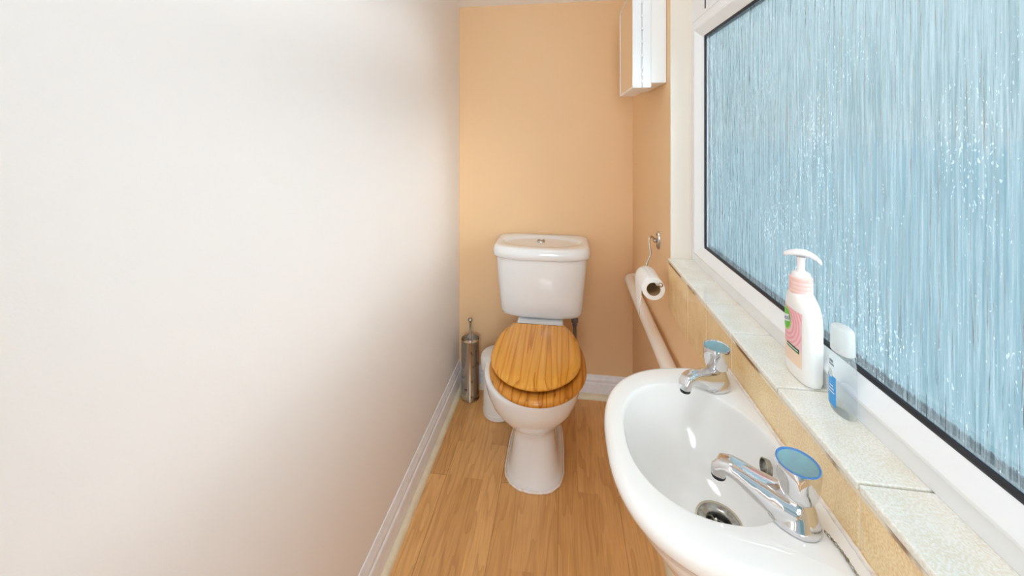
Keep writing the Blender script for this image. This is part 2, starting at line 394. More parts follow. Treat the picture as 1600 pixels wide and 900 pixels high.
hexa(bm, [(XR, WY1, SZ - 0.012), (XO, WY1, SZ - 0.012), (XO, YB, SZ - 0.012), (XR, YB, SZ - 0.012), (XR, WY1, zc(WY1)), (XO, WY1, zc(WY1)), (XO, YB, ZC), (XR, YB, ZC)])
hexa(bm, [(XR, YF - 0.1, SZ - 0.012), (XO, YF - 0.1, SZ - 0.012), (XO, WY0, SZ - 0.012), (XR, WY0, SZ - 0.012), (XR, YF - 0.1, zc(YF - 0.1)), (XO, YF - 0.1, zc(YF - 0.1)), (XO, WY0, zc(WY0)), (XR, WY0, zc(WY0))])
hexa(bm, [(XR, WY0, WTOP), (XO, WY0, WTOP), (XO, WY1, WTOP), (XR, WY1, WTOP), (XR, WY0, zc(WY0)), (XO, WY0, zc(WY0)), (XO, WY1, zc(WY1)), (XR, WY1, zc(WY1))])
bm.faces.ensure_lookup_table()
for f in bm.faces:               # the reveal round the window is painted a paler cream
    c = f.calc_center_median(); f.normal_update()
    if abs(f.normal.y) > 0.9 and (abs(c.y - WY1) < 1e-4 or abs(c.y - WY0) < 1e-4): f.material_index = 1
    if abs(c.z - WTOP) < 1e-4: f.material_index = 1
struct('wall_right', bm, [M_peach, M_reveal])
bm = bmesh.new()                 # wall with the open doorway the room is seen from
box(bm, (XL, YF - 0.1, 0), (XL + 0.06, YF, 2.0)); box(bm, (XR - 0.06, YF - 0.1, 0), (XR, YF, 2.0)); box(bm, (XL, YF - 0.1, 2.0), (XR, YF, 2.44))
struct('wall_front', bm, M_left)
bm = bmesh.new()
hexa(bm, [(XL - 0.15, YF - 0.1, zc(YF - 0.1)), (XO, YF - 0.1, zc(YF - 0.1)), (XO, YB + 0.15, zc(YB + 0.15)), (XL - 0.15, YB + 0.15, zc(YB + 0.15)),
          (XL - 0.15, YF - 0.1, zc(YF - 0.1) + 0.1), (XO, YF - 0.1, zc(YF - 0.1) + 0.1), (XO, YB + 0.15, zc(YB + 0.15) + 0.1), (XL - 0.15, YB + 0.15, zc(YB + 0.15) + 0.1)])
struct('ceiling', bm, M_ceil)

def moulding(name, prof, p0, p1, inward, m):
    """prof = (offset from wall, z); p0,p1 = ends on the wall line; inward = unit vector into the room"""
    bm = bmesh.new(); iv = Vector(inward)
    rings = [[Vector(p) + iv * o + Vector((0, 0, z)) for o, z in prof] for p in (p0, p1)]
    loft(bm, rings); return struct(name, bm, m, smooth=50)
def skirt(h, t=0.014): return [(0, 0), (t, 0), (t, h * 0.62), (t - 0.001, h * 0.66), (t - 0.005, h * 0.68), (t - 0.003, h * 0.76), (t - 0.005, h * 0.84), (t - 0.008, h * 0.88), (t - 0.008, h * 0.94), (t - 0.011, h), (0, h)]
def quadr(t, r): return [(t, 0), (t + r, 0)] + [(t + r * math.cos(a * PI / 12), r * 0.95 * math.sin(a * PI / 12)) for a in range(1, 6)] + [(t, r * 0.95)]
moulding('baseboard_left', skirt(0.118), (XL, YF, 0), (XL, YB, 0), (1, 0, 0), M_wood_white)
moulding('baseboard_back', skirt(0.098), (XL, YB, 0), (XR, YB, 0), (0, -1, 0), M_wood_white)
moulding('baseboard_right', skirt(0.10), (XR, YF, 0), (XR, YB, 0), (-1, 0, 0), M_wood_white)
moulding('trim_1', quadr(0.014, 0.017), (XL, YF, 0), (XL, YB, 0), (1, 0, 0), M_quad)
moulding('trim_2', quadr(0.014, 0.020), (XL, YB, 0), (XR, YB, 0), (0, -1, 0), M_quad)
moulding('trim_3', quadr(0.014, 0.020), (XR, YF, 0), (XR, YB, 0), (-1, 0, 0), M_quad)

# tile band under the window and the tiled sill
GY = [1.172, 0.995, 0.873, 0.746, 0.594, 0.442, 0.290, 0.138, -0.014, -0.25]
bm = bmesh.new()
for a, b in zip(GY, GY[1:]):
    box(bm, (XR - 0.006, b + 0.0008, 0.697), (XR + 0.001, a - 0.0008, SZ - 0.0125))
struct('trim_4', bm, M_tile, bevel=0.0012)
bm = bmesh.new()
box(bm, (XR - 0.0053, WY0, 0.6975), (XR + 0.0005, WY1, SZ - 0.013)); struct('trim_5', bm, M_groutclean)
bm = bmesh.new()
box(bm, (XR - 0.0072, WY0, SZ - 0.0128), (XR + 0.10, WY1, SZ - 0.0085)); struct('trim_6', bm, M_grout)
bm = bmesh.new()
off = [0.0, 0.0, 0.0, 0.001, 0.0, 0.0, 0, 0, 0]
for k, (a, b) in enumerate(zip(GY, GY[1:])):
    box(bm, (XR - 0.0075, b + 0.0010, SZ - 0.009 + off[k] * 0.3), (XR + 0.085, a - 0.0010, SZ))
sill = struct('window_sill', bm, M_silltile, bevel=0.002)

# window
FX, GX = 0.374, 0.389            # room face of the frame, glass
PZ0, PZ1, PY1 = 0.903, 1.484, 1.104
PY0 = WY0 + 0.054
bm = bmesh.new()
def rect_ring(y0, y1, z0, z1, x): return [(x, y0, z0), (x, y1, z0), (x, y1, z1), (x, y0, z1)]
def frame_prof(bm, y0, y1, z0, z1, prof):
    """prof = (inset from the rectangle, x)"""
    rings = [rect_ring(y0 + i, y1 - i, z0 + i, z1 - i, x) for i, x in prof]
    rings.append(rings[0]); R = [[bm.verts.new(p) for p in r] for r in rings[:-1]]
    n = len(R)
    for a in range(n):
        b = (a + 1) % n
        for i in range(4):
            j = (i + 1) % 4
            bm.faces.new((R[a][i], R[a][j], R[b][j], R[b][i]))
TZ0, TZ1 = PZ1 + 0.045, 1.53
# outer frame: flat band, then a raised sloping glazing bead that falls to the gasket
fp = [(0, FX + 0.06), (0, FX), (0.024, FX), (0.025, FX - 0.0035), (0.030, FX - 0.0045), (0.051, FX + 0.009), (0.054, FX + 0.013), (0.054, FX + 0.06)]
frame_prof(bm, WY0, WY1, SZ, PZ1 + 0.054, fp)
wf = obj('window_1', bm, M_upvc, smooth=35, bevel=0.0008); wf['kind'] = 'structure'
bm = bmesh.new()
frame_prof(bm, PY0 - 0.001, PY1 + 0.001, PZ0 - 0.004, PZ1 + 0.001, [(-0.003, GX + 0.001), (-0.003, GX - 0.004), (0.001, GX - 0.0045), (0.0045, GX - 0.003), (0.0045, GX + 0.001)])
obj('gasket', bm, M_black, wf)
bm = bmesh.new()
frame_prof(bm, PY0, PY1, PZ0, PZ1, [(-0.003, GX + 0.022), (-0.003, GX + 0.017), (0.006, GX + 0.017), (0.006, GX + 0.022)])
obj('outer_gasket', bm, mat('outer_rubber', (0.04, 0.075, 0.09), 0.5), wf)
bm = bmesh.new(); box(bm, (GX, PY0 - 0.012, PZ0 - 0.012), (GX + 0.0002, PY1 + 0.012, PZ1 + 0.012)); bm.faces.ensure_lookup_table()
bmesh.ops.delete(bm, geom=[f for f in bm.faces if abs(f.calc_center_median().x - GX - 0.0001) < 0.00009 or f.calc_center_median().x > GX + 0.00015], context='FACES')
obj('glass_pane', bm, M_glass, wf)
bm = bmesh.new()
box(bm, (FX, WY0, PZ1 + 0.0545), (FX + 0.06, WY1, PZ1 + 0.064)); box(bm, (FX, WY1 - 0.10, PZ1 + 0.064), (FX + 0.06, WY1, WTOP)); box(bm, (FX, WY0, PZ1 + 0.064), (FX + 0.06, WY0 + 0.10, WTOP)); box(bm, (FX, WY0 + 0.10, WTOP - 0.005), (FX + 0.06, WY1 - 0.10, WTOP))
obj('fanlight_frame', bm, M_upvc, wf)
bm = bmesh.new()
FA, FB, FC, FD = WY0 + 0.10, WY1 - 0.10, PZ1 + 0.064, WTOP - 0.005
box(bm, (FX - 0.0008, FB - 0.003, FC), (FX + 0.05, FB - 0.0002, FD)); box(bm, (FX - 0.0008, FA + 0.0002, FC), (FX + 0.05, FA + 0.003, FD))
obj('fanlight_gasket', bm, M_black, wf)
bm = bmesh.new()
frame_prof(bm, FA + 0.003, FB - 0.003, FC + 0.001, FD - 0.001, [(0, FX + 0.05), (0, FX + 0.001), (0.030, FX + 0.001), (0.052, FX + 0.009), (0.052, FX + 0.05)])
obj('fanlight_sash', bm, M_upvc, wf, bevel=0.001)
bm = bmesh.new()
vs = [bm.verts.new(p) for p in rect_ring(FA + 0.05, FB - 0.05, FC + 0.05, FD - 0.05, GX + 0.004)]; bm.faces.new(vs)
obj('fanlight_glass', bm, M_glass, wf)

# outdoors: paving and open sky beyond, seen only through the textured glass
bm = bmesh.new(); box(bm, (XO, -60, -0.25), (120, 120, -0.15)); struct('ground', bm, M_paving)
# ------------------------------------------------------------------ toilet
TX = -0.096
T = thing('toilet', 'white close-coupled toilet with wooden seat, against the peach back wall', 'toilet', (TX, 1.45, 0))
NP = 64; PX = TX - 0.010
def pan_ring(z, yf, yc, yb, hw, hb, ef=2.0, eb=4.0, cx=TX):
    r = []
    for i in range(NP):
        t = 2 * PI * i / NP; c, s = math.cos(t), math.sin(t)
        if s <= 0:
            x = hw * sgnpow(c, 2 / ef); y = yc + (yc - yf) * sgnpow(s, 2 / ef)
        else:
            x = hw * sgnpow(c, 2 / eb); y = yc + (yb - yc) * sgnpow(s, 2 / eb)
            k = (y - yc) / (yb - yc); k = k * k * (3 - 2 * k); x *= 1 + (hb / hw - 1) * k
        r.append((cx + x, y, z))
    return r
secs = [(0.000, 1.273, 1.38, 1.66, 0.103, 0.098, 2.5), (0.012, 1.273, 1.38, 1.66, 0.102, 0.098, 2.5), (0.022, 1.276, 1.38, 1.66, 0.097, 0.092, 2.6), (0.032, 1.278, 1.38, 1.66, 0.088, 0.074, 2.7),
        (0.10, 1.284, 1.38, 1.66, 0.080, 0.062, 2.8), (0.16, 1.285, 1.38, 1.66, 0.073, 0.062, 2.8), (0.188, 1.278, 1.37, 1.66, 0.073, 0.070, 2.6),
        (0.208, 1.258, 1.37, 1.66, 0.083, 0.08, 2.4), (0.236, 1.226, 1.36, 1.66, 0.104, 0.09, 2.2), (0.272, 1.187, 1.34, 1.67, 0.129, 0.095, 2.1),
        (0.310, 1.156, 1.32, 1.68, 0.148, 0.097, 2.05), (0.350, 1.134, 1.31, 1.68, 0.160, 0.099, 2.0), (0.388, 1.122, 1.305, 1.69, 0.166, 0.10, 2.0),
        (0.400, 1.119, 1.305, 1.69, 0.167, 0.10, 2.0), (0.406, 1.122, 1.305, 1.69, 0.164, 0.10, 2.0), (0.408, 1.132, 1.305, 1.685, 0.156, 0.098, 2.0)]
bm = bmesh.new(); loft(bm, [pan_ring(z, yf, yc, yb, hw, hb, ef, cx=PX) for z, yf, yc, yb, hw, hb, ef in secs])
obj('pan', bm, M_ceramic, T, smooth=60)
bm = bmesh.new()      # bead of sealant round the foot
pr = pan_ring(0.004, 1.2715, 1.38, 1.66, 0.1045, 0.0995, 2.5, cx=PX)
pr = [Vector(p) + Vector((random.uniform(-1, 1) * 0.0009, random.uniform(-1, 1) * 0.0009, 0)) for p in pr]
rings = []
for i, p in enumerate(pr):
    d = Vector((p.x - TX, p.y - 1.45, 0)).normalized()
    rings.append([p + d * (0.004 * math.cos(a)) + Vector((0, 0, 0.0045 * math.sin(a))) for a in (2 * PI * k / 8 for k in range(8))])
rings.append(rings[0]); loft(bm, rings, False, False); bmesh.ops.remove_doubles(bm, verts=bm.verts, dist=1e-6)
so = obj('sealant', bm, M_sealant, T, smooth=180)
bm = bmesh.new(); box(bm, (TX - 0.098, 1.47, 0.36), (TX + 0.096, 1.765, 0.424)); box(bm, (TX - 0.096, 1.535, 0.41), (TX + 0.094, 1.765, 0.4445)); obj('cistern_platform', bm, M_ceramic, T, bevel=0.012, seg=4, smooth=60)

def cist_ring(z, hw, yf, yb, bow, n=7.0, cx=TX):
    r = []; yc = (yf + yb) / 2; hy = (yb - yf) / 2
    for i in range(80):
        t = 2 * PI * (i + 0.5) / 80; c, s = math.cos(t), math.sin(t)
        x = hw * sgnpow(c, 2 / n); y = yc + hy * sgnpow(s, 2 / n)
        if s < 0: y -= bow * (1 - (x / hw) ** 2) * min(1, -sgnpow(s, 2 / n))
        r.append((cx + x, y, z))
    return r
bm = bmesh.new()
CB = [(0.443, 0.128, 1.62, 1.74, 0.0), (0.446, 0.156, 1.594, 1.755, 0.018), (0.455, 0.168, 1.580, 1.765, 0.025), (0.472, 0.174, 1.574, 1.772, 0.03),
      (0.52, 0.178, 1.572, 1.774, 0.032), (0.60, 0.186, 1.571, 1.776, 0.033), (0.695, 0.194, 1.570, 1.778, 0.034), (0.712, 0.195, 1.570, 1.778, 0.034)]
loft(bm, [cist_ring(*s) for s in CB]); obj('cistern', bm, M_ceramic, T, smooth=60)
bm = bmesh.new()
LR = [cist_ring(z, hw, yf, yb, bow) for z, hw, yf, yb, bow in
      [(0.699, 0.190, 1.573, 1.779, 0.034), (0.698, 0.202, 1.564, 1.782, 0.036), (0.703, 0.206, 1.560, 1.783, 0.037), (0.722, 0.206, 1.561, 1.783, 0.037),
       (0.737, 0.203, 1.565, 1.783, 0.036), (0.7435, 0.198, 1.570, 1.781, 0.035), (0.745, 0.191, 1.577, 1.776, 0.033)]]
def ell(z, a, b, cx, cy): return [(cx + a * math.cos(2 * PI * (i + .5) / 80), cy + b * math.sin(2 * PI * (i + .5) / 80), z) for i in range(80)]
LR += [ell(0.745, 0.174, 0.086, TX, 1.660), ell(0.743, 0.169, 0.082, TX, 1.660), ell(0.7375, 0.164, 0.078, TX, 1.660), ell(0.7362, 0.150, 0.066, TX, 1.660)]
loft(bm, LR); obj('cistern_lid', bm, M_ceramic, T, smooth=50)
bm = bmesh.new(); lathe(bm, [(0.019, 0), (0.019, 0.004), (0.017, 0.0065), (0.015, 0.0068), (0.0145, 0.0045), (0.001, 0.0045)], (TX - 0.005, 1.682, 0.7362), 32)
fb = obj('flush_button', bm, M_lidbutton, T, smooth=40)
bm = bmesh.new(); box(bm, (TX - 0.0058, 1.669, 0.7400), (TX - 0.0042, 1.695, 0.7418)); obj('button_split', bm, M_dark, fb)

def seat_pts(cx, cy, a, bf, bb, ycut, n=96):
    r = []
    for i in range(n):
        t = 2 * PI * i / n; c, s = math.cos(t), math.sin(t)
        x = a * (c if s < 0 else sgnpow(c, 2 / 2.35)); y = cy + (bf * s if s < 0 else bb * sgnpow(s, 2 / 2.35))
        r.append([cx + x, min(y, ycut)])
    return r
def inset(pts, d, cx, cy):
    o = []; n = len(pts)
    for i in range(n):
        p0, p1 = pts[i - 1], pts[(i + 1) % n]
        tx, ty = p1[0] - p0[0], p1[1] - p0[1]; l = math.hypot(tx, ty) or 1
        nx, ny = -ty / l, tx / l
        o.append((pts[i][0] + nx * d, pts[i][1] + ny * d))
    return o
def slab(bm, pts, prof, cx, cy):
    rings = [[(x, y, z) for x, y in inset(pts, d, cx, cy)] for d, z in prof]
    return loft(bm, rings)
SX = TX + 0.007
sp = seat_pts(SX, 1.29, 0.164, 0.190, 0.27, 1.50)
hole = [(SX + 0.105 * math.cos(2 * PI * i / 96), 1.29 + (0.125 if math.sin(2 * PI * i / 96) < 0 else 0.12) * math.sin(2 * PI * i / 96)) for i in range(96)]
bm = bmesh.new()
prof = [(0.004, 0.410), (0.000, 0.416), (0.000, 0.421), (0.004, 0.427), (0.012, 0.431), (0.020, 0.432)]
rings = [[(x, y, z) for x, y in inset(sp, d, SX, 1.3)] for d, z in prof]
rings += [[(x, y, z) for x, y in inset(hole, d, SX, 1.3)] for d, z in [(-0.010, 0.432), (0, 0.427), (0.003, 0.418), (0, 0.410)]]
rings.append(rings[0]); loft(bm, rings, False, False); bmesh.ops.remove_doubles(bm, verts=bm.verts, dist=1e-6)
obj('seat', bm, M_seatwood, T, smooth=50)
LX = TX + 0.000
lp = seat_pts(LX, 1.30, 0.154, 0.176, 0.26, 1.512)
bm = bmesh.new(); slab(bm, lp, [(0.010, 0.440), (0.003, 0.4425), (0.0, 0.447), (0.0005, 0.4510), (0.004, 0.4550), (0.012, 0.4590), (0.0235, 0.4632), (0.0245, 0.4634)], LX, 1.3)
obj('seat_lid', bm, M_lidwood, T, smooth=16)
for s in (-1, 1):
    bm = bmesh.new()
    tube(bm, [(TX + s * 0.075 - 0.022, 1.522, 0.436), (TX + s * 0.075 + 0.022, 1.522, 0.436)], 0.008, 14)
    lathe(bm, [(0.012, 0), (0.012, 0.004), (0.008, 0.006), (0.008, 0.010)], (TX + s * 0.075, 1.524, 0.424), 20)
    obj('hinge', bm, M_chrome, T, smooth=40)

# water feed under the cistern
W = thing('supply_pipe', 'dark grey water pipe and valve rising under the cistern beside the toilet seat', 'pipe', (0.048, 1.70, 0))
bm = bmesh.new(); tube(bm, spline([(0.048, 1.70, 0.438), (0.048, 1.70, 0.30), (0.048, 1.705, 0.20), (0.050, 1.74, 0.165), (0.052, 1.789, 0.16)], 6), 0.0075, 14)
obj('pipe', bm, M_grey, W, smooth=60)
bm = bmesh.new(); lathe(bm, [(0.008, -0.028), (0.0105, -0.024), (0.0105, -0.012), (0.0150, -0.008), (0.0155, 0.004), (0.0125, 0.012), (0.0105, 0.016), (0.0105, 0.026), (0.008, 0.03)], (0.048, 1.70, 0.388), 18)
obj('valve', bm, M_grey, W, smooth=35)
bm = bmesh.new(); lathe(bm, [(0.011, 0), (0.0125, 0.003), (0.0125, 0.013), (0.009, 0.016)], (0.048, 1.70, 0.426), 6)
obj('tap_nut', bm, M_grey, W)

# ------------------------------------------------------------------ toilet brush in its steel canister
BX, BY = -0.428, 1.702
H = thing('brush_holder', 'tall stained chrome cylinder holding the toilet brush, in the left corner', 'brush holder', (BX, BY, 0))
bm = bmesh.new()
lathe(bm, [(0.040, 0.0), (0.0425, 0.002), (0.0425, 0.012), (0.0415, 0.014), (0.0415, 0.262), (0.0425, 0.265), (0.0425, 0.270), (0.0400, 0.270), (0.0395, 0.262), (0.0395, 0.010), (0.001, 0.010)], (BX, BY, 0), 48)
obj('canister', bm, M_steel, H, smooth=40)
B = thing('toilet_brush', 'round-knobbed chrome brush handle standing up out of the steel cylinder', 'toilet brush', (BX, BY, 0.011))
bm = bmesh.new(); lathe(bm, [(0.0055, 0.03), (0.0055, 0.245), (0.0062, 0.247), (0.0062, 0.272), (0.0050, 0.274), (0.0050, 0.346), (0.0065, 0.348)], (BX, BY, 0), 20); obj('handle', bm, M_nickel, B, smooth=40)
bm = bmesh.new(); sphere(bm, (BX, BY, 0.356), 0.0112); obj('knob', bm, M_nickel, B, smooth=180)
bm = bmesh.new(); lathe(bm, [(0.006, 0.0), (0.0375, 0.0), (0.0385, 0.002), (0.0375, 0.004), (0.0120, 0.006), (0.006, 0.012)], (BX, BY, 0.252), 40); obj('lid_disc', bm, M_chrome, B, smooth=40)
bm = bmesh.new(); lathe(bm, [(0.006, 0.012), (0.030, 0.02), (0.034, 0.05), (0.030, 0.08), (0.006, 0.09)], (BX, BY, 0.0), 24); obj('bristles', bm, M_plastic_white, B, smooth=60)

# ------------------------------------------------------------------ small white bin
KX, KY = -0.283, 1.630
K = thing('waste_bin', 'small round white lidded bin on the floor between brush holder and toilet', 'bin', (KX, KY, 0))
bm = bmesh.new(); lathe(bm, [(0.062, 0.0), (0.0665, 0.003), (0.0675, 0.02), (0.0680, 0.022), (0.0665, 0.024), (0.0660, 0.215)], (KX, KY, 0), 56); obj('bin_body', bm, M_binplastic, K, smooth=35)
bm = bmesh.new(); lathe(bm, [(0.066, 0.204), (0.0765, 0.204), (0.0780, 0.208), (0.0780, 0.238), (0.0760, 0.248), (0.070, 0.255), (0.045, 0.260), (0.001, 0.262)], (KX, KY, 0), 56); obj('bin_lid', bm, M_binplastic, K, smooth=45)

# ------------------------------------------------------------------ pipe along the right wall
bm = bmesh.new()
tube(bm, [(0.283, -0.4, 0.560)] + [(0.284, 0.3, 0.565), (0.284, 1.0, 0.571), (0.284, 1.70, 0.577)] + [(0.284 + 0.030 * (1 - math.cos(a)), 1.70 + 0.030 * math.sin(a), 0.5775) for a in (PI / 12 * k for k in range(1, 7))], 0.0205, 24)
P = tag(obj('waste_pipe', bm, M_pipe, smooth=60), 'long white plastic pipe running low along the right wall behind the toilet roll', 'pipe')

# ------------------------------------------------------------------ toilet roll and holder
RX, RZ, RY0, RY1 = 0.253, 0.771, 1.120, 1.222
HD = thing('toilet_roll_holder', 'bent chrome wire hook with an oval wall plate, above the waste pipe', 'toilet roll holder', (XR, 1.306, 0.86))
bm = bmesh.new()
n = 32
for r_, x_ in (): pass
rings = [[(XR - x, 1.306 + a * math.cos(2 * PI * i / n), 0.861 + b * math.sin(2 * PI * i / n)) for i in range(n)] for a, b, x in
         [(0.0155, 0.030, 0.0), (0.0155, 0.030, 0.004), (0.0135, 0.028, 0.007), (0.007, 0.014, 0.009)]]
loft(bm, rings); obj('wall_plate', bm, M_nickel, HD, smooth=40)
for dz in (-0.019, 0.019):
    bm = bmesh.new(); sphere(bm, (XR - 0.0075, 1.306, 0.861 + dz), 0.0032, 12, 8, (0.6, 1, 1)); obj('screw', bm, M_dark, HD, smooth=180)
bm = bmesh.new(); tube(bm, [(XR - 0.004, 1.306, 0.861), (XR - 0.012, 1.304, 0.861)], [0.006, 0.005], 16); sphere(bm, (XR - 0.014, 1.303, 0.861), 0.0075); obj('boss', bm, M_nickel, HD, smooth=180)
bm = bmesh.new()
wp = [(XR - 0.012, 1.303, 0.862), (0.293, 1.297, 0.870), (0.2835, 1.290, 0.8770), (0.2765, 1.283, 0.870), (0.2755, 1.275, 0.850), (0.2770, 1.265, 0.828), (0.266, 1.256, 0.808), (0.261, 1.252, 0.795), (0.259, 1.247, 0.787), (0.257, 1.235, 0.7852), (0.257, 1.20, 0.7852), (0.257, 1.14, 0.7852), (0.260, 1.112, 0.787), (0.267, 1.103, 0.790)]
tube(bm, spline(wp, 6), 0.0034, 12); obj('wire_arm', bm, M_nickel, HD, smooth=180)
bm = bmesh.new(); sphere(bm, (0.2685, 1.101, 0.791), 0.0064); obj('ball_end', bm, M_nickel, HD, smooth=180)
RL = thing('toilet_roll', 'nearly used white toilet roll with a torn hanging end, on the chrome hook', 'toilet roll', (RX, 1.17, RZ))
RR, RC = 0.0315, 0.0185
bm = bmesh.new(); n = 56
def rc(r, y, n=56): return [(RX + r * math.cos(2 * PI * i / n), y, RZ + r * math.sin(2 * PI * i / n)) for i in range(n)]
rr = [rc(RC + 0.0006, RY0), rc(RR - 0.001, RY0), rc(RR, RY0 + 0.001), rc(RR, RY1 - 0.001), rc(RR - 0.001, RY1), rc(RC + 0.0006, RY1)]
rr.append(rr[0]); loft(bm, rr, False, False); bmesh.ops.remove_doubles(bm, verts=bm.verts, dist=1e-6)
obj('paper', bm, M_paper, RL, smooth=40)
bm = bmesh.new(); rr = [rc(RC, RY0 - 0.0005), rc(RC + 0.0006, RY0 - 0.0005), rc(RC + 0.0006, RY1 + 0.0005), rc(RC, RY1 + 0.0005)]; rr.append(rr[0])
loft(bm, rr, False, False); bmesh.ops.remove_doubles(bm, verts=bm.verts, dist=1e-6); obj('card_core', bm, M_card, RL, smooth=40)
bm = bmesh.new()      # loose end hanging from the room side, torn to a point
rows = []
for k in range(15):
    s = k / 14
    if k < 5:
        a = PI * 0.55 + (PI * 0.45) * k / 4; x, z = RX + (RR + 0.0008) * math.cos(a), RZ + (RR + 0.0008) * math.sin(a); ya, yb = RY0, RY1
    else:
        u = (k - 4) / 10; x = RX - RR - 0.0008 - 0.004 * math.sin(u * PI * 0.6); z = RZ - 0.080 * u
        ya = RY0 + 0.012 * u; yb = RY1 - 0.075 * u ** 1.3
    rows.append([(x + (0.0016 * math.sin(j * 2.1 + k * 0.3) if k > 5 else 0) * (k / 14), ya + (yb - ya) * j / 8, z) for j in range(9)])
loft(bm, rows, False, False, close=False)
o = obj('loose_sheet', bm, M_paper, RL, smooth=180)
md = o.modifiers.new('solid', 'SOLIDIFY'); md.thickness = 0.0005

# ------------------------------------------------------------------ mirror cabinet
CZ0, CZ1, CY0, CY1 = 1.356, 1.672, 1.208, 1.482
CBN = thing('mirror_cabinet', 'white plastic wall cabinet with mirrored hinged door, high on right wall', 'cabinet', (XR, 1.345, CZ0))
bm = bmesh.new(); box(bm, (0.266, CY0 + 0.006, CZ0 + 0.015), (XR - 0.0005, CY1 - 0.006, CZ1 - 0.004)); obj('cabinet_body', bm, M_plastic_white, CBN, bevel=0.002)
bm = bmesh.new(); box(bm, (0.2395, CY0, CZ0), (0.2665, CY1, CZ1)); obj('cabinet_frame', bm, M_plastic_white, CBN, bevel=0.002)
bm = bmesh.new(); box(bm, (0.2135, CY0, CZ0), (0.2385, CY1, CZ1)); dr = obj('door', bm, M_plastic_white, CBN, bevel=0.002)
bm = bmesh.new(); box(bm, (0.2120, CY0 + 0.005, CZ0 + 0.005), (0.2132, CY1 - 0.007, CZ1 - 0.007)); obj('mirror', bm, M_mirror, dr, bevel=0.0006)
bm = bmesh.new(); frame_prof(bm, CY0 + 0.001, CY1 - 0.001, CZ0 + 0.001, CZ1 - 0.001, [(0, 0.2140), (0, 0.2112), (0.0045, 0.2108), (0.005, 0.2140)]); obj('door_edge', bm, M_plastic_white, dr)
for zz in (1.375, 1.397, 1.417, 1.455, 1.498, 1.538, 1.577, 1.62):
    bm = bmesh.new(); tube(bm, [(0.239, CY0 - 0.0005, zz - 0.004), (0.239, CY0 - 0.0005, zz + 0.004)], 0.0034, 10); obj('hinge_knuckle', bm, M_plastic_white, CBN, smooth=60)

# ------------------------------------------------------------------ basin
ZR = 0.773; BYc = 0.565
BS = thing('wash_basin', 'small white ceramic wash basin fixed to the tiled right wall', 'basin', (0.308, BYc, 0.60))
NB = 96
def outline(sx, sy, z, x0=0.3065, cy=BYc, dep=0.2455, hw=0.191, hwn=0.168):
    """D-shaped outline: flat back on the wall at x0, rounded front; sx, sy scale depth and width"""
    r = []
    for i in range(NB):
        t = 2 * PI * i / NB; c, s = math.cos(t), math.sin(t)
        # front half superellipse, back closed flat
        if c <= 0:
            x = x0 - dep * sx * (abs(c) ** (2 / 3.1)); y = cy + (hw if s > 0 else hwn) * sy * sgnpow(s, 2 / 2.6)
        else:
            x = x0; y = cy + (hw if s > 0 else hwn) * sy * sgnpow(s, 1.0)
        r.append((x, y, z))
    return r
def bowl(z, k=0.0, cx=0.195, cy=0.569, axl=0.1065, axr=0.102, ay=0.126, ayn=0.114, tx=0.222, ty=0.580):
    """inner bowl ring, shrinking by k towards the waste hole"""
    r = []
    for i in range(NB):
        t = 2 * PI * i / NB; c, s = math.cos(t), math.sin(t)
        ax = axl if c < 0 else axr; e = 2.25 if c < 0 else 1.9
        x = cx + ax * sgnpow(c, 2 / e); y = cy + (ay if s > 0 else ayn) * sgnpow(s, 2 / e)
        ex, ey = tx + 0.0275 * c, ty + 0.0275 * s
        r.append((x + (ex - x) * k, y + (ey - y) * k, z))
    return r
bm = bmesh.new()
rings = []
rings += [outline(0.45, 0.42, 0.61), outline(0.60, 0.58, 0.622), outline(0.74, 0.71, 0.655), outline(0.85, 0.83, 0.695), outline(0.925, 0.915, 0.723)]
rings += [outline(0.950, 0.944, 0.736), outline(0.962, 0.958, 0.738), outline(0.984, 0.983, 0.745), outline(0.997, 0.997, 0.754), outline(1.0, 1.0, 0.760), outline(0.994, 0.993, 0.767), outline(0.978, 0.975, 0.7715), outline(0.955, 0.95, 0.773)]
rings += [bowl(0.7729, -0.035), bowl(0.7722, -0.012), bowl(0.7695, 0.006), bowl(0.7640, 0.018), bowl(0.752, 0.045), bowl(0.728, 0.12), bowl(0.705, 0.26), bowl(0.688, 0.37), bowl(0.674, 0.50), bowl(0.664, 0.65), bowl(0.657, 0.80), bowl(0.653, 0.92), bowl(0.651, 1.0)]
loft(bm, rings, True, False)
bs = obj('basin_bowl', bm, M_basin, BS, smooth=70)
DC = (0.222, 0.580)
bm = bmesh.new(); lathe(bm, [(0.0285, -0.0012), (0.0278, 0.0012), (0.026, 0.0020), (0.0175, 0.0005), (0.0165, -0.002), (0.0160, -0.012), (0.0150, -0.012)], (*DC, 0.6522), 48, False, False)
dn = obj('waste_flange', bm, M_grime, BS, smooth=60)
bm = bmesh.new(); lathe(bm, [(0.0165, -0.035), (0.0165, -0.012)], (*DC, 0.6525), 32, True, False); obj('waste_hole', bm, M_dark, dn)
bm = bmesh.new()
for a in (0.3, 0.3 + PI / 2):
    d = Vector((math.cos(a), math.sin(a), 0)); c = Vector((*DC, 0.6445)); tube(bm, [c - d * 0.016, c + d * 0.016], 0.0017, 8)
obj('waste_grid', bm, M_grime, dn, smooth=60)
bm = bmesh.new(); tube(bm, [(DC[0] - 0.004, DC[1] - 0.002, 0.645), (DC[0] - 0.006, DC[1] - 0.004, 0.660)], [0.0019, 0.0015], 10); obj('plug_stub', bm, M_sealant, dn, smooth=60)
